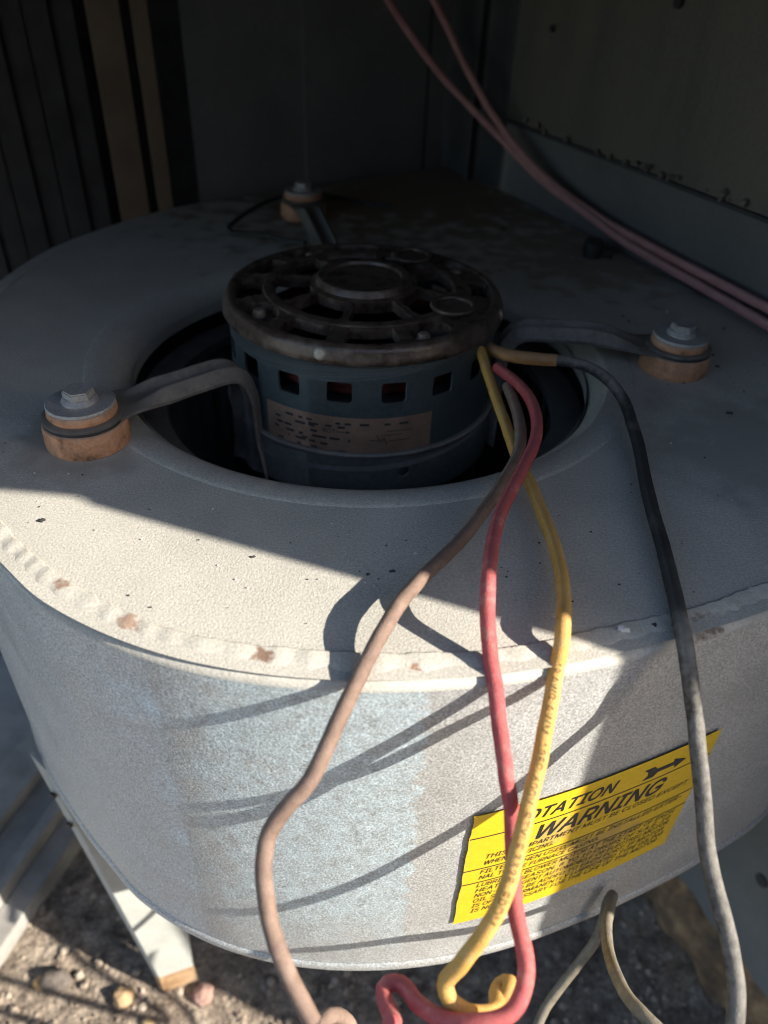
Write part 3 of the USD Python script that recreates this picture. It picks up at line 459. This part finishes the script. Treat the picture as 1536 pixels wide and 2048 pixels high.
# ---------------------------------------------------------------- motor mount: band and three arms, bolted through rubber
AX = np.array([-.1105, -.1015]); BX = np.array([.1612, -.0090]); CX = np.array([-.056, .2225])
mount = thing('motor_mount', 'steel belly band mount with three ribbed arms holding the motor', 'motor mount')
RB = .0712
bs_ = sbox(0, -.047, 2 * np.pi * RB, -.0222); hc = ((-70.4) % 360) / 360 * 2 * np.pi * RB
bs_ = bs_.difference(Point(hc, -.0332).buffer(.0030))
obj('belly_band', arc_map(extrude(bs_, -.0016, .0, .006), RB), M['band'], mount, smooth=40)
obj('band_lip', lathe([(.0684, -.0222), (.0704, -.0214), (.0718, -.0217), (.0722, -.0228), (.0713, -.0242)], 120), M['arm'], mount, smooth=True)
def arm(C, pk):
    R = np.linalg.norm(C); d = C / R; s = np.array([-d[1], d[0]])
    path = [(R - .010, .0126), (R - .020, .0126), (R - .030, .5 * (.0126 + pk)), (.5 * (R + .075), pk), (.090, pk), (.0825, pk - .0009), (.0770, pk - .0046), (.0742, pk - .0110), (.0728, -.004), (.0724, -.014), (.0722, -.024), (.0722, -.047)]
    pp = smooth_path(np.c_[np.array(path), np.zeros(len(path))], 90)[:, :2]
    T = np.gradient(pp, axis=0); T /= np.linalg.norm(T, axis=1, keepdims=True); Nn = np.stack([-T[:, 1], T[:, 0]], 1); Nn *= -1
    w = np.linspace(-1, 1, 33); up_ = .0040 * (np.exp(-((np.abs(w) - .56) / .25) ** 2)) - .0016 * (np.abs(w) > .86) * (np.abs(w) - .86) / .14
    t_ = np.linspace(0, 1, 90); half = np.interp(t_, [0, .08, .18, .3, .6, .82, 1], [.0128, .0108, .0094, .0086, .0086, .0098, .0150]); rib = np.interp(t_, [0, .08, .2, .9, 1], [0, .1, 1, 1, .6])
    out = []
    for th in (0, -.0014):
        rho = pp[:, None, 0] + Nn[:, None, 0] * (up_[None] * rib[:, None] + th); zz_ = pp[:, None, 1] + Nn[:, None, 1] * (up_[None] * rib[:, None] + th)
        out.append(np.stack([d[0] * rho + s[0] * half[:, None] * w[None], d[1] * rho + s[1] * half[:, None] * w[None], zz_], -1))
    e1 = np.stack([out[0][:, 0], out[1][:, 0]], 1); e2 = np.stack([out[1][:, -1], out[0][:, -1]], 1); e3 = np.stack([out[1][0], out[0][0]], 1)
    loop = lathe([(.0154, .0117), (.0163, .0121), (.0164, .0131), (.0156, .0136), (.005, .0136), (.005, .0117), (.0154, .0117)], 60, C)
    a = obj('arm', cat([grid(out[0]), grid(out[1][:, ::-1]), grid(e1), grid(e2), grid(e3)]), M['arm'], mount, smooth=50)
    obj('eye', loop, M['arm'], a, smooth=40)
for C, pk in ((AX, .0122), (BX, .0160), (CX, .0150)): arm(C, pk)
def bolt(C, label, name='mounting_bolt', dust=True):
    b = thing(name, label, 'bolt', loc=(C[0], C[1], 0))
    S_ = .83
    def rl(p, n): return lathe([(r_ * S_, z_ * .96) for r_, z_ in p], n)
    obj('lower_grommet', rl([(.0195, -.0005), (.0206, .0006), (.0208, .0030), (.0206, .0085), (.0202, .0106), (.0190, .0112), (.0176, .0113), (.0172, .0121), (.005, .0121)], 72), M['rubber'], b)
    obj('groove', rl([(.0192, .0110), (.0197, .0116), (.0195, .0124), (.0172, .0125)], 60), M['black'], b)
    obj('upper_grommet', rl([(.0165, .0141), (.0170, .0152), (.0168, .0166), (.0160, .0177), (.0150, .0181), (.006, .0181)], 60), M['rubber'], b)
    obj('washer', rl([(.006, .0180), (.0162, .0180), (.0166, .0184), (.0166, .0191), (.0162, .0196), (.006, .0197)], 60), M['zinc'], b)
    h = obj('bolt_head', cat([hexprism((0, 0), .0062, .0193, .0242, .35 + 9 * C[0]), rl([(.0088, .0196), (.0089, .0204), (.0074, .0218), (.0066, .0220)], 40)]), M['zinc'], b, smooth=30)
bolt(AX, 'nearest grey hex bolt and washer on a sunlit-edge orange rubber grommet, left of the motor')
bolt(BX, 'grey hex bolt on orange rubber grommet right of the motor, near the side panel')
bolt(CX, 'dim hex bolt on orange rubber grommet behind the motor, by the back panel')

# ---------------------------------------------------------------- wires
def wire(name, label, P, r, mat, seed, category='wire', n=170, rough=.0003, **k):
    x = thing(name, label, category); obj('insulation', tube(P, r, n, 20, rough, seed), mat, x, smooth=True); return x
RWIRE = .0024
br = wire('brown_wire', 'dusty brown wire curving left down the front of the blower housing', BROWN, RWIRE * 1.02, M['brown'], 1)
LOOP = np.array([(-0.0002, -0.284, -0.102), (0.002, -0.2805, -0.0989), (0.0045, -0.2781, -0.0982), (0.0072, -0.277, -0.1), (0.01, -0.2774, -0.1023), (0.0124, -0.2791, -0.1061), (0.0139, -0.2833, -0.1095)])
obj('insulation', tube(LOOP, RWIRE, 60, 20, .0005, 12), M['brown'], br, smooth=True)
wire('red_wire', 'dusty red wire hanging down the middle and looping at the bottom', RED, RWIRE, M['red'], 2)
yw = wire('yellow_wire', 'dusty yellow wire with printed lettering hanging beside the red one', YELLOW, RWIRE, M['yellow'], 3)
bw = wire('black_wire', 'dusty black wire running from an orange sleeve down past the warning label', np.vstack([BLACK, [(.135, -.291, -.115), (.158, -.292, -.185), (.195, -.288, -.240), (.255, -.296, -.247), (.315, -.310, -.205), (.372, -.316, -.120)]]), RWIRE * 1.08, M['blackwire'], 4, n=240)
obj('sleeve', tube(BLACK[:5], [.0029, .0030, .0031, .0029], 60, 20, .0003, 9), M['sleeve'], bw, smooth=True, label='short orange sleeve at the motor end')
wire('grey_wire', 'grey wire arching out from under the blower housing at lower right', np.vstack([ARCH, [(.118, -.292, -.17), (.150, -.300, -.235), (.215, -.298, -.270), (.290, -.300, -.245), (.360, -.314, -.185)]]), RWIRE * .98, M['greywire'], 5, n=220)
wire('thin_black_wire', 'thin black wire looping on the plate behind the motor', THIN, .0016, M['thinwire'], 6)
t = thing('red_tube', 'thin dull red tube running down the corner, the farther right of two', 'tube'); obj('tube_wall', tube(HOSE_B, .0028, 140, 16, .0004, 7), M['hose'], t, smooth=True)
t = thing('red_tube', 'thin dull red tube running down the corner, the left one nearer the motor', 'tube'); obj('tube_wall', tube(HOSE_A, .0028, 140, 16, .0004, 8), M['hose'], t, smooth=True)
# printing on the yellow wire
yp = smooth_path(YELLOW, 600); ys_ = np.r_[0, np.cumsum(np.linalg.norm(np.diff(yp, axis=0), axis=1))]
def wire_print(text, s0, h, L):
    m = meshkit.text_mesh(text, h, .00003); m.apply_translation([-m.bounds[0][0], -h / 2, 0]); V = m.vertices * [L / m.bounds[1][0], 1, 1]
    s = s0 + V[:, 0]; P = np.stack([np.interp(s, ys_, yp[:, i]) for i in range(3)], 1); T = np.stack([np.interp(s + 5e-4, ys_, yp[:, i]) - np.interp(s - 5e-4, ys_, yp[:, i]) for i in range(3)], 1); T /= np.linalg.norm(T, axis=1, keepdims=True)
    up_ = np.array([-.05, -.62, .78]); n = up_ - (T @ up_)[:, None] * T; n /= np.linalg.norm(n, axis=1, keepdims=True); b = np.cross(n, T); th = V[:, 1] / RWIRE
    rr_ = RWIRE + .00026 + V[:, 2]
    return trimesh.Trimesh(P + rr_[:, None] * (np.cos(th)[:, None] * n + np.sin(th)[:, None] * b), m.faces, process=False)
M['wire_ink'] = material('wire_ink', [(.3, (.24, .14, .045)), (.65, (.34, .20, .06)), (.8, (.46, .28, .07))], scale=500, rough=.7)
obj('lettering', wire_print('18 AWG  AWM  125C  600V  STYLE 3328  EPDM', .1835, .0020, .0745), M['wire_ink'], yw, smooth=False)

# ---------------------------------------------------------------- small things
st = thing('clip_nut', 'dark plastic nut standing on the plate beside the red tubes', 'nut', loc=(.1515, .158, 0))
obj('nut_body', cat([lathe([(.0001, .0125), (.005, .0122), (.0068, .0105), (.0072, .005), (.0064, .0006), (.0056, -.0004)], 32)]), M['thinwire'], st)
obj('nut_wing', trimesh.creation.box((.010, .004, .006), trimesh.transformations.translation_matrix([.007, -.002, .0035])), M['thinwire'], st)
def chip(s):
    m = trimesh.creation.icosphere(1, s); m.vertices *= rng.uniform(.55, 1.3, (len(m.vertices), 1)) * np.array([1, rng.uniform(.4, 1), .5]); return m
dk, pk = [], []
for i in range(170):
    a = rng.uniform(-150, 60); ra = rng.uniform(.15, wall_r(a) - .015); s = rng.uniform(.00018, .0005) * (1 if rng.random() < .85 else 1.7)
    m = chip(s); m.apply_translation([ra * math.cos(math.radians(a)), ra * math.sin(math.radians(a)), s * .4 + .0002]); (dk if rng.random() < .72 else pk).append(m)
for (x, y, s) in ((.182, .024, .0011), (.188, .008, .001), (.186, -.006, .0012), (.176, -.055, .0014), (.104, -.196, .0011), (.111, -.196, .0013), (.150, .055, .001), (.152, .048, .0009), (-.109, -.157, .0012), (.019, -.176, .0012), (.095, .21, .002)):
    m = chip(s); m.apply_translation([x, y, s * .4]); dk.append(m)
m = chip(.0022); m.apply_translation([.0935, -.1995, .0014]); pk.append(m)
tag(obj('dark_debris', cat(dk), M['crumb']), 'scattered dark crumbs of dirt on the dusty top plate', 'debris', kind='stuff')
tag(obj('pale_debris', cat(pk), M['pale_crumb']), 'scattered tiny pale paint chips on the dusty top plate', 'debris', kind='stuff')
# gravel
gs = []
for i in range(7500):
    x, y = rng.uniform(-.36, .36), rng.uniform(-.36, .10); s = .0008 + .0030 * rng.random() ** 5
    m = trimesh.creation.icosphere(0 if s < .0025 else 1, s); m.vertices *= rng.uniform(.65, 1.25, (len(m.vertices), 1)) * np.array([1, 1, .75]); m.apply_translation([x, y, float(gz(x)) + s * .25 + .0005]); gs.append(m)
tag(obj('gravel', cat(gs), M['stone'], smooth=False), 'fine grit and gravel strewn over the ground under the blower', 'gravel', kind='stuff')
pebbles = [(-.1605, -.1535, .0075, 'tan rough stone on the grit left of the leg'), (-.1040, -.1475, .0078, 'pinkish stone touching the rusty foot of the leg'), (-.2110, -.1480, .0095, 'biggest dark stone at the far lower left'), (-.2210, -.1490, .0055, 'small orange stone beside the biggest dark stone'), (-.1390, -.1690, .0042, 'little yellow stone below the leg')]
for i, (x, y, s, lb) in enumerate(pebbles):
    m = trimesh.creation.icosphere(3, s); m.vertices *= (1 + .9 * (meshkit.fbm(m.vertices / s * 1.3 + i * 7, 4, i) - .5))[:, None] * np.array([1, .85, .8]); m.apply_translation([x, y, float(gz(x)) + s * .55])
    c = [(.42, .28, .15), (.34, .21, .17), (.12, .10, .085), (.50, .33, .15), (.52, .38, .2)][i]
    mm = material(f'pebble_look_{"abcde"[i]}', [(.3, tuple(v * .75 for v in c)), (.7, c)], scale=150, rough=.9, bump=.0008, bscale=300)
    tag(obj('pebble', m, mm, smooth=True), lb, 'stone')
em = tube([(-.300, -.115, GZ + .018), (-.262, -.152, GZ + .016), (-.236, -.176, GZ + .013), (-.19, -.215, GZ + .01)], .011, 40, 20, .0008, 3)
tag(obj('conduit', em, M['rail'], smooth=True), 'blurred bit of grey conduit in the bottom left corner', 'conduit')
